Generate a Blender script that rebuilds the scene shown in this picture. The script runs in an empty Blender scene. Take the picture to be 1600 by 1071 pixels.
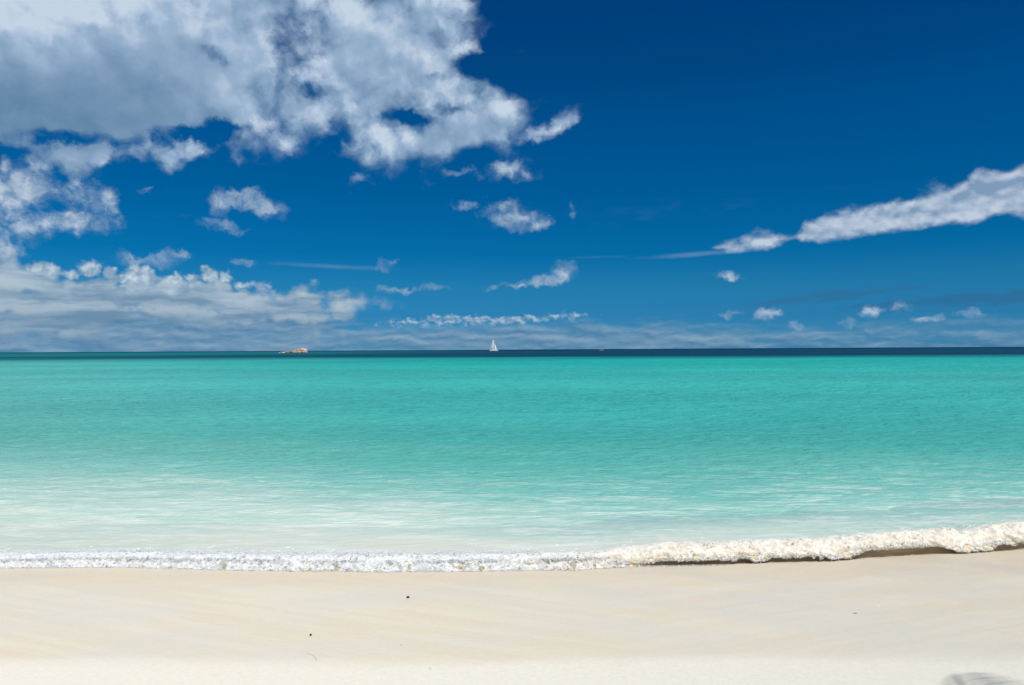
import bpy, math, random
import numpy as np
from mathutils import Matrix, Vector
from math import radians as R

scene = bpy.context.scene
COL = scene.collection
rng = np.random.default_rng(7)
random.seed(7)

# ------------------------------------------------------------------ camera
CAM_H = 2.2
F_PX = 1600 * 28 / 36.0           # focal length in pixels of the 1600 px wide photograph
PITCH = math.atan(11.0 / F_PX)
ROLL = -math.atan(9.0 / 1600.0)
cam_data = bpy.data.cameras.new('camera')
cam_data.lens = 28; cam_data.sensor_width = 36
cam_data.clip_start = 0.05; cam_data.clip_end = 200000
cam = bpy.data.objects.new('camera', cam_data); COL.objects.link(cam)
CAM_M = Matrix.Rotation(math.pi/2 + PITCH, 4, 'X') @ Matrix.Rotation(ROLL, 4, 'Z')
cam.matrix_world = Matrix.Translation((0, 0, CAM_H)) @ CAM_M
scene.camera = cam

def ray(px, py):
    v = Vector(((px - 800) / F_PX, -(py - 535.5) / F_PX, -1.0))
    return (CAM_M.to_3x3() @ v).normalized()

def azel(px, py):
    d = ray(px, py)
    return math.degrees(math.atan2(d.x, d.y)), math.degrees(math.asin(d.z))

SLOPE = 0.085
SHORE_Y = 8.0
def beach_z(x, y):
    return SLOPE * (SHORE_Y - y)
def on_beach(px, py):
    d = ray(px, py)
    # CAM_H + t dz = SLOPE (SHORE_Y - t dy)
    t = (SLOPE * SHORE_Y - CAM_H) / (d.z + SLOPE * d.y)
    return Vector((t*d.x, t*d.y, CAM_H + t*d.z))
def at_water(px, py):
    d = ray(px, py); t = -CAM_H / d.z
    return Vector((t*d.x, t*d.y, 0))
def at_dist(px, Y):
    d = ray(px, 547); return Vector((d.x / d.y * Y, Y, 0))

# ------------------------------------------------------------------ sun and sky
SUN_EL, SUN_AZ = 60.0, 138.0      # azimuth clockwise from +Y (the view direction)
sd = Vector((math.sin(R(SUN_AZ))*math.cos(R(SUN_EL)), math.cos(R(SUN_AZ))*math.cos(R(SUN_EL)), math.sin(R(SUN_EL))))
sl = bpy.data.lights.new('sun', 'SUN'); sl.energy = 3.8; sl.angle = R(0.5); sl.color = (1.0, 0.965, 0.91)
so = bpy.data.objects.new('sun', sl); COL.objects.link(so)
so.rotation_euler = sd.to_track_quat('Z', 'Y').to_euler()
so.location = (0, 0, 50)

scene.view_settings.view_transform = 'Standard'
scene.view_settings.look = 'None'
scene.view_settings.exposure = 0.0
scene.view_settings.gamma = 1.0
WS = 0.1                           # world strength

world = bpy.data.worlds.new('World'); scene.world = world
world.use_nodes = True
world.cycles.sampling_method = 'MANUAL'; world.cycles.sample_map_resolution = 128
NT = world.node_tree
for n in list(NT.nodes): NT.nodes.remove(n)

class G:
    """small helper that writes node graphs"""
    def __init__(s, nt): s.nt = nt
    def new(s, t, **kw):
        n = s.nt.nodes.new(t)
        for k, v in kw.items(): setattr(n, k, v)
        return n
    def put(s, sock, v):
        if isinstance(v, bpy.types.NodeSocket): s.nt.links.new(v, sock)
        elif v is not None: sock.default_value = v
    def m(s, op, a, b=None, c=None, clamp=False):
        n = s.new('ShaderNodeMath', operation=op, use_clamp=clamp)
        s.put(n.inputs[0], a); s.put(n.inputs[1], b); s.put(n.inputs[2], c)
        return n.outputs[0]
    def v(s, op, a, b=None, out=0):
        n = s.new('ShaderNodeVectorMath', operation=op)
        s.put(n.inputs[0], a)
        if b is not None:
            s.put(n.inputs[3] if op == 'SCALE' else n.inputs[1], b)
        return n.outputs['Value'] if op in ('LENGTH', 'DOT_PRODUCT', 'DISTANCE') else n.outputs[0]
    def noise(s, vec, scale=1.0, detail=6.0, rough=0.55, dist=0.0, lac=2.0, out=0, kind='FBM'):
        n = s.new('ShaderNodeTexNoise', noise_dimensions='3D', noise_type=kind)
        s.put(n.inputs['Vector'], vec); s.put(n.inputs['Scale'], scale)
        s.put(n.inputs['Detail'], detail); s.put(n.inputs['Roughness'], rough)
        s.put(n.inputs['Distortion'], dist); s.put(n.inputs['Lacunarity'], lac)
        return n.outputs[out]
    def ss(s, x, a, b, lo=0.0, hi=1.0, kind='SMOOTHSTEP'):
        n = s.new('ShaderNodeMapRange', interpolation_type=kind, clamp=True)
        s.put(n.inputs[0], x); s.put(n.inputs[1], a); s.put(n.inputs[2], b)
        s.put(n.inputs[3], lo); s.put(n.inputs[4], hi)
        return n.outputs[0]
    def mix(s, f, a, b, blend='MIX'):
        n = s.new('ShaderNodeMix', data_type='RGBA', blend_type=blend)
        s.put(n.inputs[0], f); s.put(n.inputs[6], a); s.put(n.inputs[7], b)
        return n.outputs[2]
    def ramp(s, x, stops, interp='LINEAR'):
        n = s.new('ShaderNodeValToRGB'); n.color_ramp.interpolation = interp
        e = n.color_ramp.elements
        while len(e) > 1: e.remove(e[-1])
        for i, (p, c) in enumerate(stops):
            q = e[0] if i == 0 else e.new(p)
            q.position = p; q.color = (c[0], c[1], c[2], 1)
        s.put(n.inputs[0], x)
        return n.outputs[0]
    def mapping(s, vec, loc=(0,0,0), rot=(0,0,0), scale=(1,1,1), kind='POINT'):
        n = s.new('ShaderNodeMapping', vector_type=kind)
        s.put(n.inputs[0], vec); n.inputs[1].default_value = loc
        n.inputs[2].default_value = rot; n.inputs[3].default_value = scale
        return n.outputs[0]
    def sep(s, vec):
        n = s.new('ShaderNodeSeparateXYZ'); s.put(n.inputs[0], vec); return n.outputs
    def sepc(s, col):
        n = s.new('ShaderNodeSeparateColor'); s.put(n.inputs[0], col); return n.outputs
    def combc(s, r, gg, b):
        n = s.new('ShaderNodeCombineColor'); s.put(n.inputs[0], r); s.put(n.inputs[1], gg); s.put(n.inputs[2], b)
        return n.outputs[0]
    def comb(s, x, y, z=0.0):
        n = s.new('ShaderNodeCombineXYZ'); s.put(n.inputs[0], x); s.put(n.inputs[1], y); s.put(n.inputs[2], z)
        return n.outputs[0]

def srgb(r, g, b):
    f = lambda c: (c/255/12.92) if c/255 <= 0.04045 else ((c/255 + 0.055)/1.055)**2.4
    return (f(r), f(g), f(b), 1)

g = G(NT)
tc = g.new('ShaderNodeTexCoord')
dx, dy, dz = g.sep(tc.outputs['Generated'])
az = g.m('MULTIPLY', g.m('ARCTAN2', dx, dy), 57.29578)
el = g.m('MULTIPLY', g.m('ARCSINE', g.m('MAXIMUM', g.m('MINIMUM', dz, 1.0), -1.0)), 57.29578)
P = g.comb(az, el, 0.0)

sky = g.new('ShaderNodeTexSky', sky_type='NISHITA', sun_disc=False)
sky.sun_elevation = R(SUN_EL); sky.sun_rotation = R(SUN_AZ)
sky.altitude = 0; sky.air_density = 1.0; sky.dust_density = 0.6; sky.ozone_density = 2.0
# the deep blue of air seen 90 degrees from a high tropical sun, by elevation above the sea
TINT = [(0.0054, (0.089, 0.512, 1.196)), (0.0361, (0.052, 0.369, 0.869)), (0.0743, (0.036, 0.357, 0.705)), (0.1123, (0.005, 0.312, 0.636)), (0.1872, (0.000, 0.288, 0.584)), (0.2598, (0.000, 0.285, 0.594)), (0.3294, (0.000, 0.247, 0.537)), (0.3827, (0.000, 0.233, 0.547)),
        (0.5, (0.0, 0.25, 0.55)), (0.75, (0.9, 0.95, 1.0)), (1.0, (1.5, 1.4, 1.25))]
tint = g.ramp(g.m('DIVIDE', el, 60.0), TINT)
base = g.mix(1.0, sky.outputs[0], tint, 'MULTIPLY')
# the air towards the left is brighter than towards the right
side = g.ss(az, -40.0, 40.0, 1.0, 0.96, 'LINEAR')
base = g.mix(1.0, base, g.combc(side, side, side), 'MULTIPLY')

def C(r, gg, b, k=1.0):
    c = srgb(r, gg, b); return (c[0]*k/WS, c[1]*k/WS, c[2]*k/WS, 1)

AZ0, AZ1, ELS = -60.0, 60.0, 60.0
def band(pts):
    """cloud bank between a top line and a base line; pts: (px, top_py, base_py, strength)"""
    stops = []
    for (px, t, b, s) in sorted(pts):
        a0, _ = azel(px, (t + b) / 2); _, et = azel(px, t); _, eb = azel(px, b)
        stops.append(((a0 - AZ0)/(AZ1 - AZ0), (max(0, min(1, et/ELS)), max(0, min(1, eb/ELS)), s)))
    r = g.ramp(g.m('DIVIDE', g.m('SUBTRACT', az, AZ0), AZ1 - AZ0), stops)
    t, b, s = g.sepc(r)
    return g.m('MULTIPLY', t, ELS), g.m('MULTIPLY', b, ELS), s

BAR = [None]
def blobs(lst, vec, k=0.25):
    """soft union of ellipses: (px, py, rx, ry, tilt_deg, strength)"""
    acc = BAR[0]; first = True
    for i, (px, py, rx, ry, tl, st) in enumerate(lst):
        if i % 6 == 0 and acc is not None:      # makes the compiler take the ellipses a few at a time (it has room for few at once)
            tiny = g.m('MULTIPLY', acc, 1e-9)
            vec = g.v('ADD', vec, g.comb(tiny, tiny, 0.0))
        if first: acc = None; first = False
        a, e = azel(px, py)
        u = g.mapping(vec, (a, e, 0), (0, 0, R(tl)), (rx/21.7, ry/21.7, 1), 'TEXTURE')
        d = g.m('MULTIPLY_ADD', g.v('LENGTH', u), -st, st)      # st at centre, 0 on the ellipse
        acc = d if acc is None else g.m('SMOOTH_MAX', acc, d, k)
    BAR[0] = acc
    return acc

def sig(ps, p2, cover, scale, stretch=1.0, B=3.0, detail=6.0, rough=0.56, seed=0.0, off=(0.5, 0.9), kind='FBM'):
    q = g.mapping(ps, (0, 0, seed), (0, 0, 0), (1, stretch, 1))
    n1 = g.noise(q, scale, detail, rough)
    q2 = g.mapping(ps, (off[0], off[1]*stretch, seed), (0, 0, 0), (1, stretch, 1))
    n2 = g.noise(q2, scale, 3.0, rough)
    D = g.m('MULTIPLY_ADD', g.m('SUBTRACT', n1, 0.5), B, cover)
    rel = g.m('SUBTRACT', n1, n2)
    return D, rel, n1

def over(under, D, col, a0, a1, op=1.0):
    a = g.m('MULTIPLY', g.ss(D, a0, a1), op)
    return g.mix(a, under, col)

# warped coordinates give the wisps their ragged edges
wn = g.noise(g.mapping(P, (3, 7, 1)), 0.35, 5.0, 0.6, out=1)
wn = g.comb(*list(g.sepc(wn))[:3])
warp = g.v('SCALE', g.v('SUBTRACT', wn, (0.5, 0.5, 0.5)), 2.6)
PW = g.v('ADD', P, warp)
wn2 = g.noise(g.mapping(P, (13, 2, 4)), 0.9, 6.0, 0.6, out=1)
wn2 = g.comb(*list(g.sepc(wn2))[:3])
PF = g.v('ADD', P, g.v('SCALE', g.v('SUBTRACT', wn2, (0.5, 0.5, 0.5)), 1.5))
PL = g.v('ADD', P, g.v('SCALE', g.v('SUBTRACT', wn2, (0.5, 0.5, 0.5)), 0.45))   # low clouds are farther off: finer warp
out = base

# --- 1. thin grey veils low over the sea
t, b, s = band([(-400, 440, 546, 1.4), (0, 430, 546, 1.5), (300, 440, 546, 1.5), (440, 460, 546, 1.4), (500, 482, 546, 1.2), (560, 498, 545, 1.15),
                (700, 500, 545, 1.3), (900, 498, 544, 1.3), (1050, 497, 543, 1.2), (1150, 500, 543, 1.0), (1220, 500, 543, .75), (1400, 485, 543, .6), (1600, 480, 542, .65), (2100, 480, 540, .3)])
cv = g.m('MINIMUM', g.ss(g.m('SUBTRACT', t, el), -0.5, 1.1, -3.0, 1.0, 'LINEAR'), g.ss(g.m('SUBTRACT', el, b), -0.6, 0.8, 0.35, 1.0))
cv = g.m('MULTIPLY_ADD', s, 1.0, g.m('MULTIPLY_ADD', cv, 0.5, -0.95))
D, rel, n1 = sig(PL, None, cv, 0.34, 4.5, B=2.4, seed=5.0, off=(0.3, 0.25))
veil = g.mix(g.m('MULTIPLY_ADD', rel, 2.2, 0.42, clamp=True), C(88, 130, 165), C(142, 170, 194))
out = over(out, D, veil, -0.7, 1.1, 0.88)

# dark thin bars on the right
t, b, s = band([(1120, 478, 486, .0), (1200, 468, 478, .8), (1300, 458, 468, 1.0), (1400, 448, 456, .8), (1480, 440, 447, .3), (1540, 436, 444, 0)])
cv = g.m('MINIMUM', g.m('SUBTRACT', t, el), g.m('SUBTRACT', el, b))
D, rel, n1 = sig(PL, None, g.m('ADD', g.m('MULTIPLY', cv, 1.6), g.m('SUBTRACT', s, 0.80)), 0.6, 4.5, B=2.2, seed=9.0)
out = over(out, D, C(52, 104, 146), -0.35, 0.5, 0.5)
t, b, s = band([(1200, 482, 490, .0), (1300, 478, 486, .6), (1400, 470, 480, 1.0), (1500, 463, 473, 1.), (1600, 458, 468, 1.), (1800, 445, 455, .3), (1900, 440, 450, 0)])
cv = g.m('MINIMUM', g.m('SUBTRACT', t, el), g.m('SUBTRACT', el, b))
D, rel, n1 = sig(PL, None, g.m('ADD', g.m('MULTIPLY', cv, 1.6), g.m('SUBTRACT', s, 0.80)), 0.5, 4.5, B=2.2, seed=19.0)
out = over(out, D, C(50, 100, 142), -0.35, 0.5, 0.5)

# --- 2. bright crest line over the boat
t, b, s = band([(560, 505, 507, 0), (590, 502, 508, .7), (650, 498, 509, .95), (700, 493, 508, 1), (780, 495, 507, 1), (850, 491, 502, 1), (905, 488, 496, .9), (960, 492, 496, 0.0)])
cv = g.m('MINIMUM', g.m('MULTIPLY', g.m('SUBTRACT', t, el), 2.2), g.m('MULTIPLY', g.m('SUBTRACT', el, b), 1.6))
D, rel, n1 = sig(PL, None, g.m('ADD', cv, g.m('SUBTRACT', s, 0.95)), 1.7, 1.3, B=3.2, seed=23.0, off=(0.1, 0.15))
out = over(out, D, g.mix(g.m('MULTIPLY_ADD', rel, 4.0, 0.5, clamp=True), C(112, 150, 182), C(172, 195, 212)), -0.2, 0.7, 0.8)

# --- 3. bank of cumulus low on the left, the points tracing the cloud's own outline
bank_pts = [(-500, 350, 500, .9), (-200, 370, 505, 1), (0, 388, 510, 1), (14, 381, 510, 1), (45, 402, 510, 1), (70, 409, 510, 1), (95, 424, 510, 1), (108, 418, 510, 1), (150, 411, 510, 1), (172, 414, 510, 1),
      (186, 422, 510, 1), (212, 410, 510, 1), (250, 424, 508, 1), (300, 424, 506, 1), (322, 419, 506, 1), (350, 420, 505, 1), (366, 436, 505, 1), (400, 434, 502, .95), (440, 434, 500, .95),
      (490, 434, 500, .95), (545, 440, 492, .9), (590, 452, 484, .8), (620, 458, 474, .6), (670, 462, 468, .2)]
t, b, s = band(bank_pts)
top = g.m('SUBTRACT', t, el)
cv = g.m('MINIMUM', g.ss(top, -1.2, 1.8, -1.3, 1.3, 'LINEAR'), g.ss(g.m('SUBTRACT', el, b), -1.6, 0.8, -0.25, 0.9, 'LINEAR'))
cv = g.m('ADD', cv, g.m('SUBTRACT', s, 0.85))
vor = g.new('ShaderNodeTexVoronoi', feature='SMOOTH_F1'); g.put(vor.inputs['Vector'], PL); vor.inputs['Scale'].default_value = 0.62; vor.inputs['Smoothness'].default_value = 0.35
vor.inputs['Detail'].default_value = 2.0
D, rel, n1 = sig(PL, None, cv, 0.50, 1.5, B=1.7, seed=31.0, off=(0.22, 0.35), rough=0.5)
bil = g.m('SUBTRACT', 0.45, vor.outputs['Distance'])
D = g.m('MULTIPLY_ADD', bil, 1.0, D)
strk = g.noise(g.mapping(PL, (0, 0, 44), (0, 0, R(2)), (1, 6.5, 1)), 0.20, 8.0, 0.52)
body = g.mix(g.ss(strk, 0.33, 0.66), C(112, 145, 173), C(174, 193, 208))
body = g.mix(g.ss(el, 1.0, 4.0, 0.45, 0.0), body, C(92, 134, 164))
lit = g.mix(g.m('MULTIPLY_ADD', bil, 1.3, g.m('MULTIPLY_ADD', rel, 3.2, 0.50), clamp=True), C(132, 162, 188), C(212, 228, 238))
litf = g.m('MULTIPLY', g.ss(top, 2.4, 0.6), g.ss(az, -8, -14, 0.25, 1.0))
litf = g.m('MULTIPLY', litf, g.ss(n1, 0.38, 0.56, 0.35, 1.0))
out = over(out, D, g.mix(g.m('MULTIPLY', litf, 0.6), body, lit), -0.1, g.ss(az, -14, -10, 0.5, 1.2), 0.97)
# the sunlit heads that boil up out of it
H = [(15, 400, 20, 23, 0, 1.9), (-30, 402, 48, 28, 0, 1.9), (58, 418, 31, 15, 0, 1.8), (88, 424, 24, 13, 0, 1.5), (112, 430, 17, 13, 0, 1.6), (140, 424, 29, 17, 0, 1.9), (172, 428, 17, 21, 0, 1.9),
     (192, 434, 17, 14, 0, 1.5), (212, 428, 24, 22, 0, 2.0), (240, 436, 29, 15, 0, 1.8), (272, 438, 29, 14, 0, 1.6), (300, 436, 22, 13, 0, 1.6), (328, 430, 20, 16, 0, 2.0), (350, 434, 17, 16, 0, 1.6),
     (376, 446, 24, 9, 0, 1.4), (405, 446, 22, 9, 0, 1.4), (200, 455, 36, 16, 0, 1.2)]
hb = blobs(H, PL, 0.12)
vor2 = g.new('ShaderNodeTexVoronoi', feature='SMOOTH_F1'); g.put(vor2.inputs['Vector'], PL); vor2.inputs['Scale'].default_value = 1.1; vor2.inputs['Smoothness'].default_value = 0.3; vor2.inputs['Detail'].default_value = 2.0
bil2 = g.m('SUBTRACT', 0.42, vor2.outputs['Distance'])
D, rel, n1 = sig(PL, None, hb, 1.1, 1.0, B=1.6, seed=37.0, off=(-0.12, 0.2), detail=5, rough=0.5)
D = g.m('MULTIPLY_ADD', bil2, 1.2, g.m('ADD', D, 0.22))
hl = g.mix(g.m('MULTIPLY_ADD', bil2, 1.1, g.m('MULTIPLY_ADD', rel, 2.6, 0.62), clamp=True), C(138, 166, 190), C(218, 232, 240))
foot_ = g.ss(g.m('MULTIPLY_ADD', g.m('SUBTRACT', n1, 0.5), 2.0, el), 2.9, 4.9)
out = over(out, D, hl, 0.0, 0.9, g.m('MULTIPLY', foot_, 0.95))

# --- 4. wisps above the bank
W = [(215, 404, 55, 9, 4, .9), (262, 402, 34, 14, 10, 1.1), (380, 411, 20, 8, 0, 1.3), (603, 416, 18, 8, 18, .9),
     (232, 296, 18, 8, 0, .75), (350, 355, 36, 12, -8, .95), (715, 270, 42, 9, 0, .55), (560, 280, 22, 16, 30, .6), (725, 322, 30, 8, 10, .5),
     (893, 328, 8, 16, 0, .8), (1140, 432, 24, 8, -8, 1.1), (1243, 512, 12, 12, 30, .7), (1327, 504, 14, 7, 0, .75),
     (1355, 516, 18, 5, 0, .65), (1520, 490, 26, 6, 0, .6), (640, 452, 70, 6, 3, .7), (790, 448, 36, 4, 0, .6), (1140, 493, 24, 6, 10, .8)]
D, rel, n1 = sig(PF, None, blobs(W, PF, 0.05), 0.7, 1.4, B=2.2, seed=51.0, off=(0.2, 0.3))
out = over(out, D, g.mix(g.m('MULTIPLY_ADD', rel, 3.0, 0.5, clamp=True), C(84, 134, 180), C(150, 176, 203)), 0.0, 0.9, 0.7)

D, rel, n1 = sig(P, None, blobs([(525, 417, 110, 4.5, -2, 1.0), (1095, 397, 110, 5, 2.5, 1.3), (935, 402, 50, 3, 0, .6), (1000, 330, 100, 5, 2, .05)], P, 0.02), 0.5, 3.0, B=1.0, seed=55.0, detail=5)
out = over(out, D, C(120, 158, 192), -0.1, 1.3, 0.42)
# --- 5. small puffs
S = [(375, 312, 48, 20, 0, 2.0), (408, 322, 43, 18, -18, 2.0), (345, 322, 24, 26, 0, 1.5), (795, 266, 38, 19, 10, 1.8), (825, 272, 31, 11, -10, 1.2),
     (800, 342, 55, 24, 0, 1.9), (838, 347, 31, 14, 0, 1.6), (780, 330, 29, 17, 20, 1.4), (848, 440, 50, 11, 4, 2.3), (884, 427, 24, 23, 35, 2.2), (815, 446, 29, 5, 0, 1.5),
     (1194, 492, 23, 12, 10, 2.2), (1212, 489, 17, 7, 0, 1.6), (1366, 485, 24, 12, 14, 2.0), (1408, 483, 22, 10, 10, 1.5), (1446, 498, 23, 11, 8, 1.9), (1140, 434, 17, 7, 0, 1.8)]
D, rel, n1 = sig(PF, None, blobs(S, PF, 0.1), 0.55, 1.15, B=3.0, seed=61.0, off=(0.25, 0.45))
D = g.m('ADD', D, 0.0)
pc = g.mix(g.m('MULTIPLY_ADD', rel, 3.8, g.ss(D, 0.0, 1.3, 0.30, 0.70)), C(108, 144, 180), C(178, 197, 217))
out = over(out, D, pc, 0.0, 2.1, 0.95)

# --- 6. long cloud on the right
t, b, s = band([(1085, 392, 396, 0), (1115, 378, 393, .55), (1150, 373, 394, .75), (1180, 362, 393, .9), (1215, 356, 388, .75), (1240, 362, 378, .35), (1258, 350, 379, .95), (1290, 338, 378, 1), (1330, 324, 373, 1), (1365, 317, 366, 1),
                (1420, 309, 358, 1), (1450, 301, 353, 1), (1465, 290, 351, 1), (1492, 295, 348, 1), (1530, 271, 343, 1), (1560, 266, 339, 1), (1600, 262, 336, 1), (1800, 235, 320, 1), (2100, 230, 290, .6)])
cv = g.m('MINIMUM', g.m('MULTIPLY', g.m('SUBTRACT', t, el), 1.1), g.m('MULTIPLY', g.m('SUBTRACT', el, b), 1.6))
cv = g.m('ADD', g.m('MINIMUM', cv, 1.0), g.m('SUBTRACT', s, 0.85))
D, rel, n1 = sig(PL, None, cv, 0.62, 1.3, B=2.2, seed=71.0, off=(-0.1, 0.35), rough=0.48)
low = g.ss(g.m('SUBTRACT', el, b), 0.1, 1.6, 0.75, 0.32)
cc = g.mix(g.m('MULTIPLY_ADD', rel, 3.4, low, clamp=True), C(128, 156, 187), C(192, 206, 223))
out = over(out, D, cc, -0.2, 0.8, 0.96)

# --- 7. cluster at the left edge
L = [(30, 300, 75, 42, 10, 1.7), (95, 300, 55, 26, -15, 1.3), (20, 345, 50, 26, 0, 1.3), (110, 347, 75, 22, 0, 1.5), (60, 262, 34, 18, 20, 1.1), (172, 318, 16, 24, 15, 1.2),
     (185, 350, 18, 10, 0, .9), (35, 372, 26, 22, 30, .9), (-60, 330, 90, 60, 0, 1.7), (5, 262, 14, 30, 0, 1.2), (20, 395, 22, 22, 0, 1.1)]
D, rel, n1 = sig(PW, None, blobs(L, PF, 0.3), 0.42, 1.15, B=3.2, seed=83.0, off=(0.35, 0.6))
cc = g.mix(g.m('MULTIPLY_ADD', rel, 3.6, g.ss(D, 0.0, 1.6, 0.35, 0.75), clamp=True), C(106, 143, 178), C(188, 204, 221))
out = over(out, D, cc, 0.0, 1.5, 0.96)

# --- 8. the great cloud over the upper left
t, b, s = band([(-600, -600, 190, 1), (-200, -600, 235, 1), (0, -600, 222, 1), (60, -600, 226, 1), (120, -600, 222, 1), (180, -600, 222, 1), (230, -600, 215, 1), (300, -600, 205, 1), (370, -600, 212, 1), (420, -600, 222, 1),
                (470, -600, 222, 1), (510, -600, 205, 1), (535, -600, 222, 1), (562, -600, 258, 1), (600, -600, 258, 1), (660, -600, 252, 1), (705, -600, 248, 1),
                (745, -600, 240, 1), (785, -600, 234, 1), (828, -600, 218, 1), (850, -600, 206, 1), (903, -600, 198, 1), (960, -600, 190, 1)])
# its right-hand edge, from the base upwards
RE = [(280, 800), (235, 822), (215, 838), (160, 832), (142, 812), (128, 778), (112, 742), (95, 735), (75, 762), (55, 772), (30, 765), (10, 745), (-5, 735), (-40, 700), (-120, 690), (-250, 640), (-500, 500)]
stops = []
for py, px in RE:
    a_, e_ = azel(px, py); v_ = (a_ + 40.0)/60.0; stops.append((max(0.0, e_)/60.0, (v_, v_, v_)))
rx_ = g.sepc(g.ramp(g.m('DIVIDE', el, 60.0), stops))[0]
redge = g.m('SUBTRACT', g.m('MULTIPLY_ADD', rx_, 60.0, -40.0), az)
cv = g.m('MINIMUM', g.m('MULTIPLY', redge, 0.6), g.m('MULTIPLY', g.m('SUBTRACT', el, b), 0.6))
cv = g.m('ADD', g.m('MINIMUM', cv, 1.1), 0.4)
fr = blobs([(150, 238, 100, 22, 8, 2.0), (112, 255, 40, 24, -30, 1.7), (195, 205, 30, 30, 0, 1.7), (190, 250, 24, 16, 0, 1.3), (300, 238, 54, 20, 18, 2.0), (272, 254, 24, 18, 0, 1.7), (375, 222, 36, 36, 0, 1.7), (378, 248, 20, 12, 0, 1.2),
            (458, 212, 34, 34, 0, 1.7), (230, 225, 18, 20, 0, 1.2), (578, 240, 28, 32, 10, 1.6), (872, 194, 50, 18, 25, 2.0), (838, 208, 44, 18, 15, 2.2)], PF, 0.2)
cv = g.m('SMOOTH_MAX', cv, fr, 0.3)
# gaps where the blue shows through
holes = [(340, 86, 26, 13, -15, 1.2), (437, 78, 34, 28, 10, 0.7), (450, 112, 52, 34, 5, 0.9), (480, 138, 26, 14, 0, 1.2), (650, 184, 40, 10, -5, 1.25), (705, 172, 40, 11, -5, 1.15), (675, 118, 14, 8, 0, .9),
         (745, 100, 34, 20, 20, 1.7), (760, 70, 16, 16, 0, 1.0), (110, 216, 80, 12, 4, 1.5), (20, 235, 30, 10, 0, 1.2), (300, 208, 62, 11, 4, 1.9), (350, 198, 40, 10, 0, 1.3), (250, 210, 20, 12, 0, 1.1)]
hz = blobs(holes, PF, 0.15)
cv = g.m('SUBTRACT', cv, g.m('MULTIPLY', g.ss(hz, -0.8, 1.3), 1.5))
# warp of moderate strength; the middle of the mass is solid
PB = g.v('ADD', P, g.v('ADD', g.v('SCALE', warp, 0.45), g.v('SCALE', g.v('SUBTRACT', wn2, (0.5, 0.5, 0.5)), 0.9)))
sol = blobs([(100, 60, 420, 150, 0, 1.5), (590, 90, 130, 90, 0, 1.0), (700, 222, 140, 24, 12, 1.0), (745, 190, 70, 40, 0, .8)], P, 0.2)
solid = g.ss(sol, 0.0, 0.8)
cv = g.m('MULTIPLY_ADD', solid, 0.35, cv)
D, rel, n1 = sig(PB, None, cv, 0.36, 1.1, B=g.m('ADD', g.m('MULTIPLY_ADD', solid, -1.9, 4.2), g.ss(hz, -1.2, 0.8, 0.0, 1.8)), seed=95.0, off=(0.5, 0.8), rough=0.5)
_, relb, _ = sig(PB, None, cv, 0.12, 1.0, B=1, seed=97.0, off=(0.0, 1.6), detail=4)
# smooth shaded belly at far left
bel = blobs([(0, 165, 330, 75, 6, 1.0), (180, 130, 200, 60, 22, 1.0), (-300, 170, 300, 120, 0, 1.0)], P, 0.3)
belf = g.ss(g.m('MULTIPLY_ADD', g.m('SUBTRACT', n1, 0.5), 0.6, bel), -0.05, 0.6)
lum = g.m('MULTIPLY_ADD', rel, g.m('MULTIPLY_ADD', solid, -0.8, 2.0), g.ss(D, 0.0, 1.6, 0.36, 0.66))
lum = g.m('MULTIPLY_ADD', relb, 1.2, lum)
lumb = g.m('MULTIPLY_ADD', rel, 0.8, g.ss(el, 12.5, 24.0, 0.05, 0.85))
lum = g.m('ADD', g.m('MULTIPLY', lum, g.m('SUBTRACT', 1.0, belf)), g.m('MULTIPLY', lumb, belf))
tl_ = blobs([(110, 0, 330, 60, 4, 1.0)], PB, 0.1)
lum = g.m('ADD', lum, g.ss(tl_, 0.0, 1.0, 0.0, 0.30))
Db = g.m('MULTIPLY_ADD', belf, 0.7, D)
cc = g.ramp(lum, [(0.0, srgb(98, 134, 166)[:3]), (0.35, srgb(122, 153, 184)[:3]), (0.7, srgb(155, 180, 208)[:3]), (1.0, srgb(198, 214, 231)[:3])])
cc = g.mix(1.0, cc, (1/WS, 1/WS, 1/WS, 1), 'MULTIPLY')
Db = g.m('MULTIPLY_ADD', solid, 0.35, Db)
out = over(out, Db, cc, 0.0, 1.7, 0.97)

bg = g.new('ShaderNodeBackground'); g.put(bg.inputs[0], out); bg.inputs[1].default_value = WS
wo = g.new('ShaderNodeOutputWorld'); NT.links.new(bg.outputs[0], wo.inputs[0])

# ------------------------------------------------------------------ helpers
def tag(o, label=None, cat=None, group=None, kind=None):
    if label: o['label'] = label
    if cat: o['category'] = cat
    if group: o['group'] = group
    if kind: o['kind'] = kind
    return o

def mesh_obj(name, verts, faces, mat, parent=None, smooth=True):
    """faces: list of tuples or an (n,k) int array"""
    me = bpy.data.meshes.new(name)
    if isinstance(faces, np.ndarray):
        v = np.asarray(verts, dtype=np.float32); n, k = faces.shape
        me.vertices.add(len(v)); me.vertices.foreach_set('co', v.ravel())
        me.loops.add(n*k); me.loops.foreach_set('vertex_index', faces.astype(np.int32).ravel())
        me.polygons.add(n); me.polygons.foreach_set('loop_start', (np.arange(n)*k).astype(np.int32))
        me.update(calc_edges=True); me.validate()
    else:
        me.from_pydata([tuple(q) for q in verts], [], faces)
    me.polygons.foreach_set('use_smooth', np.full(len(me.polygons), smooth))
    if mat: me.materials.append(mat)
    me.update()
    o = bpy.data.objects.new(name, me); COL.objects.link(o)
    if parent: o.parent = parent
    return o

def grid_faces(nr, nc):
    i = np.arange((nr-1)*(nc-1)); r = i // (nc-1); c = i % (nc-1)
    a = r*nc + c
    return np.stack([a, a+1, a+nc+1, a+nc], 1)

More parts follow.
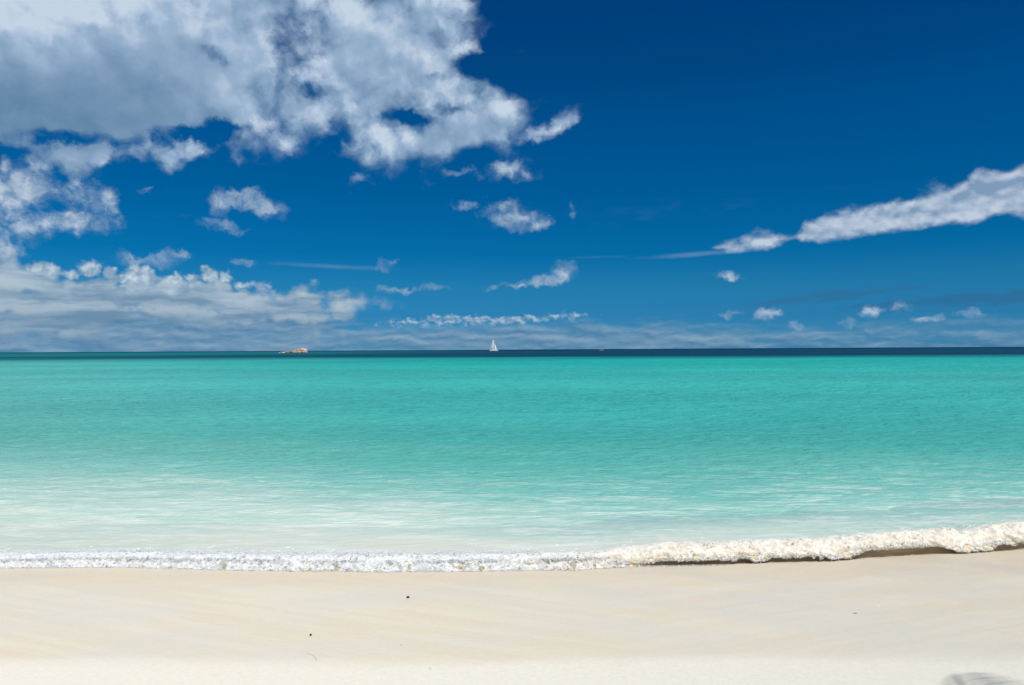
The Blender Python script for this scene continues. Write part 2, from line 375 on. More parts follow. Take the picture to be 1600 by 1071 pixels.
_perm = rng.permutation(256); _perm = np.concatenate([_perm]*3)
_grad = rng.normal(size=(256, 3)); _grad /= np.linalg.norm(_grad, axis=1)[:, None]
def pnoise(p):
    """gradient noise, p (n,3) -> about -0.7..0.7"""
    p = np.asarray(p, dtype=np.float64); i = np.floor(p).astype(np.int64); f = p - i
    u = f*f*f*(f*(f*6-15)+10); i &= 255
    res = np.zeros(len(p))
    for a in (0, 1):
        for b in (0, 1):
            for c in (0, 1):
                h = _perm[_perm[_perm[(i[:, 0]+a) & 255] + ((i[:, 1]+b) & 255)] + ((i[:, 2]+c) & 255)]
                gr = _grad[h]
                d = gr[:, 0]*(f[:, 0]-a) + gr[:, 1]*(f[:, 1]-b) + gr[:, 2]*(f[:, 2]-c)
                w = (u[:, 0] if a else 1-u[:, 0]) * (u[:, 1] if b else 1-u[:, 1]) * (u[:, 2] if c else 1-u[:, 2])
                res += w*d
    return res
def fbm(p, octv=4, rough=0.5):
    s = 0; a = 1.0; p = np.asarray(p, dtype=np.float64)
    for k in range(octv):
        s = s + a*pnoise(p*(2.0**k) + 17.3*k); a *= rough
    return s

def material(name):
    m = bpy.data.materials.new(name); m.use_nodes = True
    for n in list(m.node_tree.nodes): m.node_tree.nodes.remove(n)
    return m, G(m.node_tree)
def finish(gg, shader):
    o = gg.new('ShaderNodeOutputMaterial'); gg.nt.links.new(shader, o.inputs[0])
def simple(name, col, rough=0.6, var=0.12, scale=8.0, spec=0.4, metal=0.0, trans=0.0):
    m, q = material(name)
    t = q.new('ShaderNodeTexCoord').outputs['Object']
    n = q.noise(t, scale, 5, 0.6)
    c = q.mix(q.ss(n, 0.3, 0.7), (col[0]*(1-var), col[1]*(1-var), col[2]*(1-var), 1), (min(1, col[0]*(1+var)), min(1, col[1]*(1+var)), min(1, col[2]*(1+var)), 1))
    b = q.new('ShaderNodeBsdfPrincipled'); q.put(b.inputs['Base Color'], c)
    b.inputs['Roughness'].default_value = rough; b.inputs['Specular IOR Level'].default_value = spec; b.inputs['Metallic'].default_value = metal
    sh = b.outputs[0]
    if trans:
        tr = q.new('ShaderNodeBsdfTranslucent'); q.put(tr.inputs[0], c)
        mx = q.new('ShaderNodeMixShader'); mx.inputs[0].default_value = trans
        q.nt.links.new(sh, mx.inputs[1]); q.nt.links.new(tr.outputs[0], mx.inputs[2]); sh = mx.outputs[0]
    finish(q, sh)
    return m

# ------------------------------------------------------------------ shore line (where the wave meets the sand)
FOOT = [(-500, 892), (0, 887), (200, 886), (400, 891), (600, 893), (750, 892), (900, 890), (1000, 885), (1100, 883), (1200, 880), (1300, 877), (1400, 870), (1500, 865), (1560, 862), (1600, 858), (1750, 846), (2100, 820)]
fx, fy = [], []
for px, py in FOOT:
    q = at_water(px, py); fx.append(q.x); fy.append(q.y)
fx = [-60] + [v for v in fx] + [60]; fy = [fy[0] - 3] + fy + [fy[-1] + 10]
def foot_y(x): return np.interp(x, fx, fy)
def px_of(x): return 800 + x / foot_y(x) * F_PX       # photo column of a point on the shore line

# ------------------------------------------------------------------ sand
def make_sand():
    m, q = material('coral sand')
    geo = q.new('ShaderNodeNewGeometry').outputs['Position']
    x, y, z = q.sep(geo)
    wet_n = q.noise(q.mapping(geo, (0, 0, 0), (0, 0, 0), (0.35, 1.0, 1)), 0.9, 4, 0.5)
    yy = q.m('MULTIPLY_ADD', q.m('SUBTRACT', wet_n, 0.5), 0.55, y)
    yy = q.m('MULTIPLY_ADD', x, -0.012, yy)
    wet = q.ss(yy, 4.80, 5.16)                       # dry above the wash line, damp below
    swash = q.ss(yy, 7.0, 7.75)
    # tone patches and the marks the backwash leaves
    pat = q.noise(q.mapping(geo, (0, 0, 0), (0, 0, R(30)), (1.6, 0.8, 1), 'TEXTURE'), 1.1, 5, 0.55)
    patr = q.noise(q.mapping(geo, (3, 0, 0), (0, 0, R(-38)), (1.6, 0.7, 1), 'TEXTURE'), 1.1, 5, 0.55)
    sf = q.ss(x, -0.8, 1.6)
    pat = q.m('ADD', q.m('MULTIPLY', patr, sf), q.m('MULTIPLY', pat, q.m('SUBTRACT', 1.0, sf)))
    strk = q.noise(q.mapping(geo, (0, 0, 3), (0, 0, R(-28)), (2, 0.1429, 1), 'TEXTURE'), 0.9, 6, 0.6)
    strk2 = q.noise(q.mapping(geo, (0, 0, 3), (0, 0, R(24)), (2, 0.1667, 1), 'TEXTURE'), 0.9, 6, 0.6)
    sidef = q.ss(x, -0.5, 2.0)
    st = q.m('ADD', q.m('MULTIPLY', strk2, sidef), q.m('MULTIPLY', strk, q.m('SUBTRACT', 1.0, sidef)))
    grain = q.noise(geo, 160.0, 3, 0.7)
    grain2 = q.noise(geo, 32.0, 3, 0.7)
    dry = q.mix(grain2, (0.620, 0.580, 0.490, 1), (0.665, 0.630, 0.540, 1))
    damp = q.mix(q.ss(pat, 0.36, 0.64), (0.582, 0.512, 0.392, 1), (0.605, 0.558, 0.458, 1))
    damp = q.mix(q.m('MULTIPLY', q.ss(st, 0.42, 0.62), 0.38), damp, (0.63, 0.595, 0.51, 1))
    damp = q.mix(q.m('MULTIPLY', swash, 0.55), damp, (0.565, 0.470, 0.345, 1))
    col = q.mix(wet, dry, damp)
    gk = q.m('MULTIPLY_ADD', q.m('SUBTRACT', grain, 0.5), 0.22, 1.0)
    gk = q.m('MULTIPLY_ADD', q.m('SUBTRACT', grain2, 0.5), 0.14, gk)
    col = q.v('MULTIPLY', col, q.comb(gk, gk, gk))
    h = q.m('MULTIPLY_ADD', grain2, 0.5, q.m('MULTIPLY', grain, 0.25))
    h = q.m('MULTIPLY_ADD', st, 1.5, h)
    bump = q.new('ShaderNodeBump'); bump.inputs['Distance'].default_value = 0.012
    q.put(bump.inputs['Strength'], q.ss(yy, 4.8, 5.1, 0.55, 0.3)); q.put(bump.inputs['Height'], h)
    d = q.new('ShaderNodeBsdfDiffuse'); q.put(d.inputs[0], col); d.inputs[1].default_value = 0.6
    q.nt.links.new(bump.outputs[0], d.inputs['Normal'])
    gl = q.new('ShaderNodeBsdfGlossy'); gl.inputs['Roughness'].default_value = 0.30; q.nt.links.new(bump.outputs[0], gl.inputs['Normal'])
    fr = q.new('ShaderNodeFresnel'); fr.inputs[0].default_value = 1.33
    film = q.m('MULTIPLY', wet, q.ss(pat, 0.40, 0.62, 0.25, 1.0))
    mx = q.new('ShaderNodeMixShader'); q.put(mx.inputs[0], q.m('MULTIPLY', q.m('MULTIPLY', fr.outputs[0], film), 0.5))
    q.nt.links.new(d.outputs[0], mx.inputs[1]); q.nt.links.new(gl.outputs[0], mx.inputs[2])
    finish(q, mx.outputs[0])
    # one sheet: beach from far behind the camera to the sea floor beyond the waves
    xs = np.unique(np.concatenate([np.linspace(-400, -12, 60), np.linspace(-12, 12, 400), np.linspace(12, 400, 60)]))
    ys = np.unique(np.concatenate([np.linspace(-200, 2, 60), np.linspace(2, 10, 200), np.linspace(10, 60, 30)]))
    X, Y = np.meshgrid(xs, ys)
    fl = foot_y(X)
    base_y = SHORE_Y + (fl - SHORE_Y)*np.clip((Y - 5.0)/3.0, 0, 1)
    Z = SLOPE*(base_y - Y)
    Z = np.where(Y < -10, SLOPE*18 + (-10 - Y)*0.01, Z)
    Z = np.maximum(Z, -2.5)
    near = (np.abs(X) < 14) & (Y > 1) & (Y < 10)
    pts = np.stack([X.ravel()*0.45, Y.ravel()*1.2, np.zeros(X.size)], 1)
    Z = Z + (fbm(pts, 4).reshape(X.shape)*0.012)*np.clip((fl - Y)/1.0, 0.1, 1)
    o = mesh_obj('beach', np.stack([X.ravel(), Y.ravel(), Z.ravel()], 1), grid_faces(*X.shape), m)
    tag(o, 'pale coral sand beach, smooth and damp near the water', kind='structure')
    return o
make_sand()

# ------------------------------------------------------------------ water
def water_material():
    m, q = material('sea water')
    geo = q.new('ShaderNodeNewGeometry').outputs['Position']
    x, y, z = q.sep(geo)
    # distance offshore, measured from the slanted shore line, wobbling with the sea floor
    off = q.m('SUBTRACT', y, q.ss(x, 1.5, 5.8, 0.0, 0.8, 'LINEAR'))
    off = q.m('SUBTRACT', off, q.m('MULTIPLY', q.ss(x, 0.5, -7.0), q.ss(off, 8.6, 11.5, 0.0, 1.2)))   # the shallows are wider on the left
    w1 = q.noise(q.mapping(geo, (0, 0, 0), (0, 0, 0), (0.05, 0.12, 1)), 1.0, 5, 0.55)
    w2 = q.noise(q.mapping(geo, (40, 8, 0), (0, 0, 0), (0.30, 1.1, 1)), 1.0, 5, 0.6)
    lg = q.m('LOGARITHM', q.m('MAXIMUM', off, 1.0), 10.0)
    lg = q.m('MULTIPLY_ADD', q.m('SUBTRACT', w1, 0.5), 0.30, lg)
    lgn = q.m('MULTIPLY_ADD', q.m('SUBTRACT', w2, 0.5), q.ss(off, 9, 20, 0.16, 0.0), lg)
    lgn = q.m('ADD', lgn, q.m('MULTIPLY', q.m('MULTIPLY', x, q.ss(off, 12, 40, 1.0, 0.0)), 0.006))
    t = q.ss(lgn, 0.85, 3.1, 0, 1, 'LINEAR')
    def T(Y): return (math.log10(Y) - 0.85) / 2.25
    shal = q.ramp(t, [
        (T(8.3), (0.65, 0.65, 0.54)), (T(8.9), (0.58, 0.645, 0.55)), (T(9.6), (0.49, 0.615, 0.525)), (T(10.6), (0.37, 0.55, 0.475)), (T(12.0), (0.225, 0.50, 0.43)), (T(14.5), (0.125, 0.435, 0.375)),
        (T(19), (0.068, 0.400, 0.350)), (T(28), (0.050, 0.385, 0.345)), (T(50), (0.038, 0.385, 0.350)), (T(110), (0.012, 0.370, 0.330)), (T(190), (0.002, 0.33, 0.310)), (1.0, (0.0, 0.29, 0.29))])
    # sandy left side is paler, the right side greener
    lf = q.ss(q.m('DIVIDE', x, q.m('MAXIMUM', off, 1.0)), -0.75, -0.1, 1.0, 0.0)
    shal = q.mix(q.m('MULTIPLY', lf, 0.28), shal, (0.22, 0.48, 0.42, 1))
    pt = q.noise(q.mapping(geo, (3, 1, 6), (0, 0, R(5)), (2.222, 1, 1), 'TEXTURE'), 0.035, 8, 0.68)
    pk = q.ss(pt, 0.34, 0.66, 0.88, 1.14)
    shal = q.mix(q.ss(off, 11, 20), shal, q.mix(1.0, shal, q.combc(pk, pk, pk), 'MULTIPLY'))
    # weed beds and deep water beyond about 200 m
    e1 = q.noise(q.mapping(geo, (0, 0, 9), (0, 0, 0), (0.004, 0.010, 1)), 1.0, 6, 0.6)
    e2 = q.noise(q.mapping(geo, (0, 0, 2), (0, 0, 0), (0.0022, 0.012, 1)), 1.0, 6, 0.65)
    offd = q.m('MULTIPLY_ADD', q.m('SUBTRACT', e1, 0.5), 190.0, off)
    deepf = q.ss(offd, 160, 260)
    tealf = q.ss(q.m('MULTIPLY_ADD', x, -1/900.0, e2), 0.50, 0.85)
    deep = q.mix(tealf, (0.0, 0.042, 0.088, 1), (0.0, 0.150, 0.165, 1))
    farf = q.ss(off, 800, 2500)
    e3 = q.noise(q.mapping(geo, (0, 0, 5), (0, 0, 0), (0.0015, 0.008, 1)), 1.0, 6, 0.7)
    deep = q.mix(q.ss(e3, 0.50, 0.64, 0, 0.5), deep, (0.0, 0.12, 0.15, 1))
    deep = q.mix(q.m('MULTIPLY', farf, 0.8), deep, (0.0, 0.022, 0.075, 1))
    body = q.mix(deepf, shal, deep)
    # ripples
    wv = q.mapping(geo, (0, 0, 0), (0, 0, R(-9)), (1, 0.5882, 1), 'TEXTURE')
    r1 = q.noise(wv, 1.3, 4, 0.55, 0.4)
    r2 = q.noise(q.mapping(geo, (5, 1, 0), (0, 0, R(14)), (1, 0.4348, 1), 'TEXTURE'), 3.4, 4, 0.6, 0.5)
    r3 = q.noise(q.mapping(geo, (2, 9, 0), (0, 0, R(-20)), (1, 0.5, 1), 'TEXTURE'), 11.0, 3, 0.6, 0.3)
    r0 = q.noise(q.mapping(geo, (2, 9, 0), (0, 0, R(-4)), (2, 0.625, 1), 'TEXTURE'), 0.25, 4, 0.6)
    hh = q.m('ADD', q.m('MULTIPLY', r1, 0.13), q.m('ADD', q.m('MULTIPLY', r2, 0.055), q.m('MULTIPLY', r3, q.ss(y, 9, 40, 0.016, 0.004))))
    hh = q.m('MULTIPLY_ADD', r0, q.ss(y, 25, 120, 0.05, 0.9), hh)
    r5 = q.noise(q.mapping(geo, (4, 3, 0), (0, 0, R(-12)), (1.25, 0.9091, 1), 'TEXTURE'), 0.75, 4, 0.6, 0.4)
    hh = q.m('MULTIPLY_ADD', r5, q.ss(y, 14, 40, 0.08, 0.42), hh)
    bump = q.new('ShaderNodeBump'); bump.inputs['Distance'].default_value = 1.0
    q.put(bump.inputs['Strength'], q.ss(y, 8.5, 14, 0.45, 1.0)); q.put(bump.inputs['Height'], q.m('MULTIPLY', hh, q.ss(y, 9, 20, 1.0, 1.7)))
    # thin lace of old foam and stirred sand near the shore
    la = q.noise(q.mapping(geo, (0, 0, 0), (0, 0, R(-6)), (1.818, 0.4167, 1), 'TEXTURE'), 1.5, 9, 0.68, 0.8)
    lb = q.noise(q.mapping(geo, (7, 0, 0), (0, 0, R(10)), (0.8333, 0.2, 1), 'TEXTURE'), 3.0, 7, 0.68, 0.6)
    nearf = q.ss(off, 9.0, 16.0, 1.0, 0.0)
    lace = q.m('ADD', q.m('MULTIPLY', la, 0.6), q.m('MULTIPLY', lb, 0.4))
    lacef = q.m('MULTIPLY', q.ss(lace, 0.47, 0.62), q.m('MULTIPLY', nearf, 0.8))
    body = q.mix(lacef, body, (0.74, 0.76, 0.68, 1))
    df = q.new('ShaderNodeBsdfDiffuse'); q.put(df.inputs[0], body); q.nt.links.new(bump.outputs[0], df.inputs['Normal'])
    gl = q.new('ShaderNodeBsdfGlossy'); q.put(gl.inputs['Roughness'], q.ss(y, 10, 60, 0.16, 0.38)); q.nt.links.new(bump.outputs[0], gl.inputs['Normal'])
    fr = q.new('ShaderNodeFresnel'); fr.inputs[0].default_value = 1.33; q.nt.links.new(bump.outputs[0], fr.inputs['Normal'])
    ff = q.m('MULTIPLY', fr.outputs[0], q.ss(off, 9.0, 12.0, 0.18, 0.45))
    ff = q.m('MINIMUM', ff, q.ss(y, 20, 300, 0.30, 0.05))
    mx = q.new('ShaderNodeMixShader'); q.put(mx.inputs[0], ff)
    q.nt.links.new(df.outputs[0], mx.inputs[1]); q.nt.links.new(gl.outputs[0], mx.inputs[2])
    finish(q, mx.outputs[0])
    return m
WATER = water_material()

def swell(X, Y):
    p = np.stack([X.ravel()*0.35, Y.ravel()*0.9, np.zeros(X.size)], 1)
    a = np.clip((Y - 9.5)/4, 0, 1)*np.clip((400 - Y)/300, 0, 1)
    U = X*math.cos(R(11)) + Y*math.sin(R(11)); V = Y*math.cos(R(11)) - X*math.sin(R(11))
    wob = pnoise(np.stack([U.ravel()*0.4, V.ravel()*0.4, np.full(X.size, 9.0)], 1))*0.8
    n = fbm(np.stack([U.ravel()*0.95 + wob, V.ravel()*1.9, np.full(X.size, 4.0)], 1), 3, 0.55)
    n = 0.35 - np.abs(n)*1.6                          # peaked crests, round troughs
    fine = n.reshape(X.shape)*0.050*np.clip((Y - 8)/10, 0.15, 1)*np.clip((140 - Y)/60, 0, 1)
    return (fbm(p, 3).reshape(X.shape)*0.05 + fine)*a

def make_sea():
    rows = np.concatenate([9.2*np.exp(np.linspace(0, math.log(140/9.2), 950))[:-1], 140*np.exp(np.linspace(0, math.log(60000/140), 160))])
    cols = np.linspace(-1, 1, 1300)
    cols = np.sign(cols)*(np.abs(cols)**1.25)
    X = cols[None, :]*(rows[:, None]*1.1 + 10); Y = np.repeat(rows[:, None], len(cols), 1)
    Y = Y + (foot_y(X) - 8.2)*np.clip((14 - Y)/6, 0, 1)*np.where(np.abs(X) < 7, 1, 1)
    Z = swell(X, Y) - 0.004
    o = mesh_obj('sea', np.stack([X.ravel(), Y.ravel(), Z.ravel()], 1), grid_faces(*X.shape), WATER)
    tag(o, 'turquoise sea, dark blue towards the horizon', kind='structure')
make_sea()

# ------------------------------------------------------------------ breaking wave
# cross-sections: (distance seaward of the foot, height); CURL hangs over, BORE is a low foamy front
CURL = np.array([(2.7, -.012), (1.8, .02), (1.15, .062), (.75, .11), (.50, .155), (.34, .185), (.24, .20), (.15, .198), (.07, .18), (.02, .15), (.00, .118), (.01, .095), (.035, .092), (.065, .094), (.095, .085), (.115, .065), (.115, .042), (.10, .022), (.075, .006), (.04, -.004), (-.01, -.012)])
BORE = np.array([(2.3, -.012), (1.4, .008), (.75, .03), (.45, .05), (.33, .07), (.25, .085), (.18, .093), (.135, .091), (.10, .086), (.075, .079), (.055, .070), (.04, .061), (.03, .053), (.022, .045), (.014, .037), (.006, .029), (-.002, .021), (-.01, .014), (-.018, .007), (-.026, -.002), (-.034, -.012)])
def resample(c, n):
    t = np.linspace(0, len(c)-1, n); i = np.clip(t.astype(int), 0, len(c)-2); f = (t - i)[:, None]
    c0 = c[np.clip(i-1, 0, len(c)-1)]; c1 = c[i]; c2 = c[i+1]; c3 = c[np.clip(i+2, 0, len(c)-1)]
    return 0.5*((2*c1) + (-c0+c2)*f + (2*c0-5*c1+4*c2-c3)*f**2 + (-c0+3*c1-3*c2+c3)*f**3)
NS = 110
curl_p, bore_p = resample(CURL, NS), resample(BORE, NS)
LIP = 10/20.0                       # parameter of the lip's tip
def curl_amount(px):
    return np.interp(px, [0, 940, 1010, 1050, 1500, 1515, 1545, 1562, 2200], [0, 0, .45, .75, 1, .75, .75, 1, 1])
def drop_amount(px):                # curtains of foam that already touch the sand
    d = np.interp(px, [900, 985, 1015, 1025, 1165, 1176, 1192, 1205, 1285, 1293, 1322, 1335, 1350, 1462, 1490, 1515, 1548, 1556, 1700], [1, 1, .85, .6, .5, 1, 1, .55, .5, .9, .95, .6, .15, .1, .9, 1, 1, .45, .3])
    return d
def wave_surface(x, t):
    """x (n,), t (n,) in 0..1 -> points, curl, px"""
    px = px_of(x)
    c = curl_amount(px)[:, None]
    k = np.clip(t*(NS-1), 0, NS-1.001); i = k.astype(int); f = (k-i)[:, None]
    pc = curl_p[i]*(1-f) + curl_p[i+1]*f; pb = bore_p[i]*(1-f) + bore_p[i+1]*f
    p = pb*(1-c) + pc*c
    hs = np.interp(px, [-400, 0, 350, 500, 700, 950, 1100, 1300, 1450, 1550, 1700], [.9, .95, 1.1, 1.15, 1.2, 1.2, .84, .88, .95, 1.05, 1.1])
    hs = hs*(1 + 0.22*pnoise(np.stack([x*1.9, 0*x, 0*x], 1)) + 0.16*pnoise(np.stack([x*6.0, 0*x+3, 0*x], 1)))
    p = p*np.stack([np.ones_like(hs), hs], 1)
    # curtains: pull the lip down to the ground
    dr = drop_amount(px)*(c[:, 0] > 0.02)
    rag = np.clip(pnoise(np.stack([x*11, 0*x+9, 0*x], 1))*0.9 + pnoise(np.stack([x*27, 0*x+5, 0*x], 1))*0.9 + pnoise(np.stack([x*4.3, 0*x+1, 0*x], 1))*0.8, 0, 1)*0.7
    dr = np.clip(dr + rag*c[:, 0]*np.exp(-((t-LIP)/0.1)**2), 0, 1)
    w = np.exp(-((t-LIP)/0.085)**2)
    p[:, 1] -= dr*w*np.maximum(p[:, 1] - 0.012, 0)*0.95
    p[:, 0] -= dr*w*0.015
    wob = 0.05*pnoise(np.stack([x*1.3, 0*x+7, 0*x], 1)) + 0.022*pnoise(np.stack([x*5.2, 0*x+2, 0*x], 1))
    lob = 0.06*np.abs(pnoise(np.stack([x*2.3, 0*x+4, 0*x], 1))) + 0.03*np.abs(pnoise(np.stack([x*8, 0*x+6, 0*x], 1)))
    wob = wob - lob*(1 - c[:, 0])*np.clip((t - 0.4)/0.3, 0, 1)
    y = foot_y(x) + wob + p[:, 0]
    return np.stack([x, y, p[:, 1] + 0.002], 1), c[:, 0], px

def wave_face_material():
    m, q = material('sand laden wave face')
    geo = q.new('ShaderNodeNewGeometry').outputs['Position']
    n = q.noise(q.mapping(geo, (0, 0, 0), (0, 0, 0), (1.0, 1, 14)), 2.0, 6, 0.6)
    col = q.mix(q.ss(n, 0.35, 0.65), (0.62, 0.49, 0.29, 1), (0.80, 0.68, 0.46, 1))
    b = q.new('ShaderNodeBsdfPrincipled'); q.put(b.inputs['Base Color'], col)
    b.inputs['Roughness'].default_value = 0.12; b.inputs['IOR'].default_value = 1.33
    bump = q.new('ShaderNodeBump'); bump.inputs['Distance'].default_value = 0.01; q.put(bump.inputs['Height'], n); bump.inputs['Strength'].default_value = 0.5
    q.nt.links.new(bump.outputs[0], b.inputs['Normal'])
    finish(q, b.outputs[0]); return m

def foam_material(drops=False):
    m, q = material('foam drops' if drops else 'foam')
    geo = q.new('ShaderNodeNewGeometry').outputs['Position']
    x, y, z = q.sep(geo)
    n = q.noise(geo, 5.0, 5, 0.6); n2 = q.noise(geo, 30.0, 4, 0.65)
    sandy = q.m('MULTIPLY', q.ss(x, -0.5, 1.8, 0.0, 1.0), 0.85)
    c1 = q.mix(q.ss(n2, 0.3, 0.7), (0.60, 0.595, 0.57, 1), (0.80, 0.795, 0.77, 1))
    c2 = q.mix(q.ss(n, 0.35, 0.65), (0.67, 0.595, 0.47, 1), (0.82, 0.77, 0.665, 1))
    c2 = q.mix(q.ss(n, 0.52, 0.70, 0, 0.6), c2, (0.72, 0.64, 0.50, 1))
    col = q.mix(sandy, c1, c2)
    if drops:
        d = q.new('ShaderNodeBsdfDiffuse'); q.put(d.inputs[0], col)
        tr = q.new('ShaderNodeBsdfTranslucent'); q.put(tr.inputs[0], col)
        mx = q.new('ShaderNodeMixShader'); mx.inputs[0].default_value = 0.48
        q.nt.links.new(d.outputs[0], mx.inputs[1]); q.nt.links.new(tr.outputs[0], mx.inputs[2])
        finish(q, mx.outputs[0]); return m
    b = q.new('ShaderNodeBsdfPrincipled'); q.put(b.inputs['Base Color'], col)
    b.inputs['Roughness'].default_value = 0.6; b.inputs['Specular IOR Level'].default_value = 0.2
    b.inputs['Subsurface Weight'].default_value = 1.0; b.inputs['Subsurface Radius'].default_value = (1.0, 0.9, 0.75); b.inputs['Subsurface Scale'].default_value = 0.035
    bump = q.new('ShaderNodeBump'); bump.inputs['Distance'].default_value = 0.008; bump.inputs['Strength'].default_value = 0.45
    q.put(bump.inputs['Height'], q.noise(geo, 70.0, 4, 0.7)); q.nt.links.new(bump.outputs[0], b.inputs['Normal'])
    finish(q, b.outputs[0]); return m

def make_wave():
    xs = np.concatenate([np.arange(-14, -6.2, 0.05), np.arange(-6.2, 7.2, 0.009), np.arange(7.2, 16, 0.05)])
    ts = np.linspace(0, 1, 130)
    X, T_ = np.meshgrid(xs, ts)
    P3, c, px = wave_surface(X.ravel(), T_.ravel())
    t = T_.ravel()
    # foaming part gets a rough crust; the back and the inner face stay smooth water
    crust = np.clip((t-0.17)/0.12, 0, 1)*np.where(t > LIP, 1 - c*np.clip((t-LIP-0.03)/0.05, 0, 1), 1)*np.clip((0.98 - t)/0.05, 0, 1)
    nz = (0.30 - np.abs(fbm(P3*[5.5, 5.5, 9], 3, 0.5)))*0.075 + np.abs(fbm(P3*[20, 20, 26], 3, 0.5))*0.012 - 0.014
    # outward direction of the section
    P2, _, _ = wave_surface(X.ravel(), np.clip(t + 0.008, 0, 1)); P1, _, _ = wave_surface(X.ravel(), np.clip(t - 0.008, 0, 1))
    tg = P2 - P1; nrm = np.stack([0*t, tg[:, 2], -tg[:, 1]], 1); nrm /= (np.linalg.norm(nrm, axis=1)[:, None] + 1e-9)
    nrm = np.where((nrm[:, 2] + 0*t)[:, None]*1 < -2, -nrm, nrm)
    V = P3 + nrm*(-1)*0 + (nrm*np.where(True, 1, 1))*(nz*crust*NSIGN*(0.6 + 0.4*c))[:, None]
    V += fbm(P3*[9, 9, 9] + 31, 3)[:, None]*np.array([0.018, 0.006, 0])*crust[:, None]
    nr, nc = X.shape
    F = grid_faces(nr, nc)
    tf = ts[F[:, 0] // nc]; cf = c[F[:, 0]]; pxf = px[F[:, 0]]
    me_mats = [WATER, foam_material(), wave_face_material(), simple('churned sand water', (0.42, 0.37, 0.26), 0.4, 0.2, 30)]
    nzf = fbm(P3[F[:, 0]]*[7, 7, 7], 4, 0.6)
    midx = np.where(tf + nzf*0.17 < np.interp(pxf, [0, 900, 1100], [0.185, 0.185, 0.215]), 0, 1)
    midx = np.where((tf > LIP + 0.035) & (cf > 0.25), 2, midx)
    # brown water windows low in the foamy front
    win = (tf > 0.60) & (cf <= 0.25) & (nzf > 0.30) & (pxf > 330) & (pxf < 960)
    midx = np.where(win, 3, midx)
    o = mesh_obj('wave', V, F, None)
    for mm in me_mats: o.data.materials.append(mm)
    o.data.polygons.foreach_set('material_index', midx.astype(np.int32)); o.data.update()
    tag(o, 'small breaking wave curling onto the sand along the shore', kind='structure')
    return me_mats[1]
# sign so that the normal points out of the water (towards the air above the crest)
_p1, _, _ = wave_surface(np.array([0.0]), np.array([0.18])); _p2, _, _ = wave_surface(np.array([0.0]), np.array([0.22]))
_t = (_p2 - _p1)[0]; NSIGN = 1.0 if -_t[1] > 0 else -1.0
FOAM = make_wave()

# ---- clots and drops of foam thrown up along the crest
ICO_V = None
def ico():
    import bmesh
    bm = bmesh.new(); bmesh.ops.create_icosphere(bm, subdivisions=1, radius=1.0)
    v = np.array([q.co[:] for q in bm.verts]); f = np.array([[q.index for q in ff.verts] for ff in bm.faces]); bm.free()
    return v, f
def scatter_blobs(name, centers, radii, squash, mat):
    v, f = ico(); n = len(centers)
    jit = 1 + 0.35*rng.normal(size=(n, len(v), 1)).clip(-1.5, 1.5)*0.6
    V = centers[:, None, :] + v[None]*jit*radii[:, None, None]*squash[:, None, :]
    F = (f[None] + (np.arange(n)*len(v))[:, None, None]).reshape(-1, 3)
    return mesh_obj(name, V.reshape(-1, 3), F, mat)

def make_foam():
    n = 90000
    x = rng.uniform(-6.3, 7.3, n)
    t = np.concatenate([rng.normal(0.30, 0.06, n*5//10), rng.normal(LIP - 0.01, 0.025, n*2//10), rng.uniform(0.16, 0.54, n - n*5//10 - n*2//10)])
    cx = curl_amount(px_of(x))
    tmax = np.where(cx > 0.3, 0.52, 0.9)
    lowf = (cx < 0.3) & (rng.random(n) < 0.10)
    t = np.where(lowf, rng.uniform(0.5, 0.95, n), np.clip(t, 0.1, tmax))
    t = np.where((x > 0.3) & (t < 0.27), t + 0.12, t)
    P3, c, px = wave_surface(x, t)
    dens = fbm(np.stack([x*3.5, t*5, 0*x], 1), 3)
    keep = dens > -0.25 + 0.3*rng.random(n)-0.15
    keep &= ~((x > 0.3) & (t < 0.43) & (rng.random(len(x)) < 0.75))
    keep &= ~((x <= 0.3) & (rng.random(len(x)) < 0.4))
    P3, t, c, x = P3[keep], t[keep], c[keep], x[keep]; n = len(x)
    up = np.abs(rng.normal(0, 0.013, n)) + 0.004
    burst = np.clip(pnoise(np.stack([x*4, 0*x, 0*x+3], 1)), 0, 1)*0.09
    up = up + burst*rng.random(n)**2*np.exp(-((t-0.4)/0.12)**2)
    face = (up < 0.022) & (t > 0.28) & (t < LIP - 0.03)
    k2 = ~face | (rng.random(n) < 0.08)
    P3, t, c, x, up = P3[k2], t[k2], c[k2], x[k2], up[k2]; n = len(x)
    r = rng.lognormal(math.log(0.0030), 0.5, n).clip(0.0013, 0.010)
    fr = -np.where(t > 0.42, np.abs(rng.normal(0, 0.012, n)), 0)
    P3 = P3 + np.stack([rng.normal(0, 0.01, n), rng.normal(0, 0.01, n) + fr, up*np.where(t > 0.48, 0.35, 1)], 1)
    r = r*np.where(up > 0.04, 0.5, 1)
    sq = np.stack([rng.uniform(0.8, 1.5, n), rng.uniform(0.8, 1.2, n), rng.uniform(0.6, 1.2, n)], 1)
    o = scatter_blobs('sea_foam', P3, r, sq, FOAM)
    tag(o, 'white foam and drops churning along the breaking wave', kind='stuff')
make_foam()

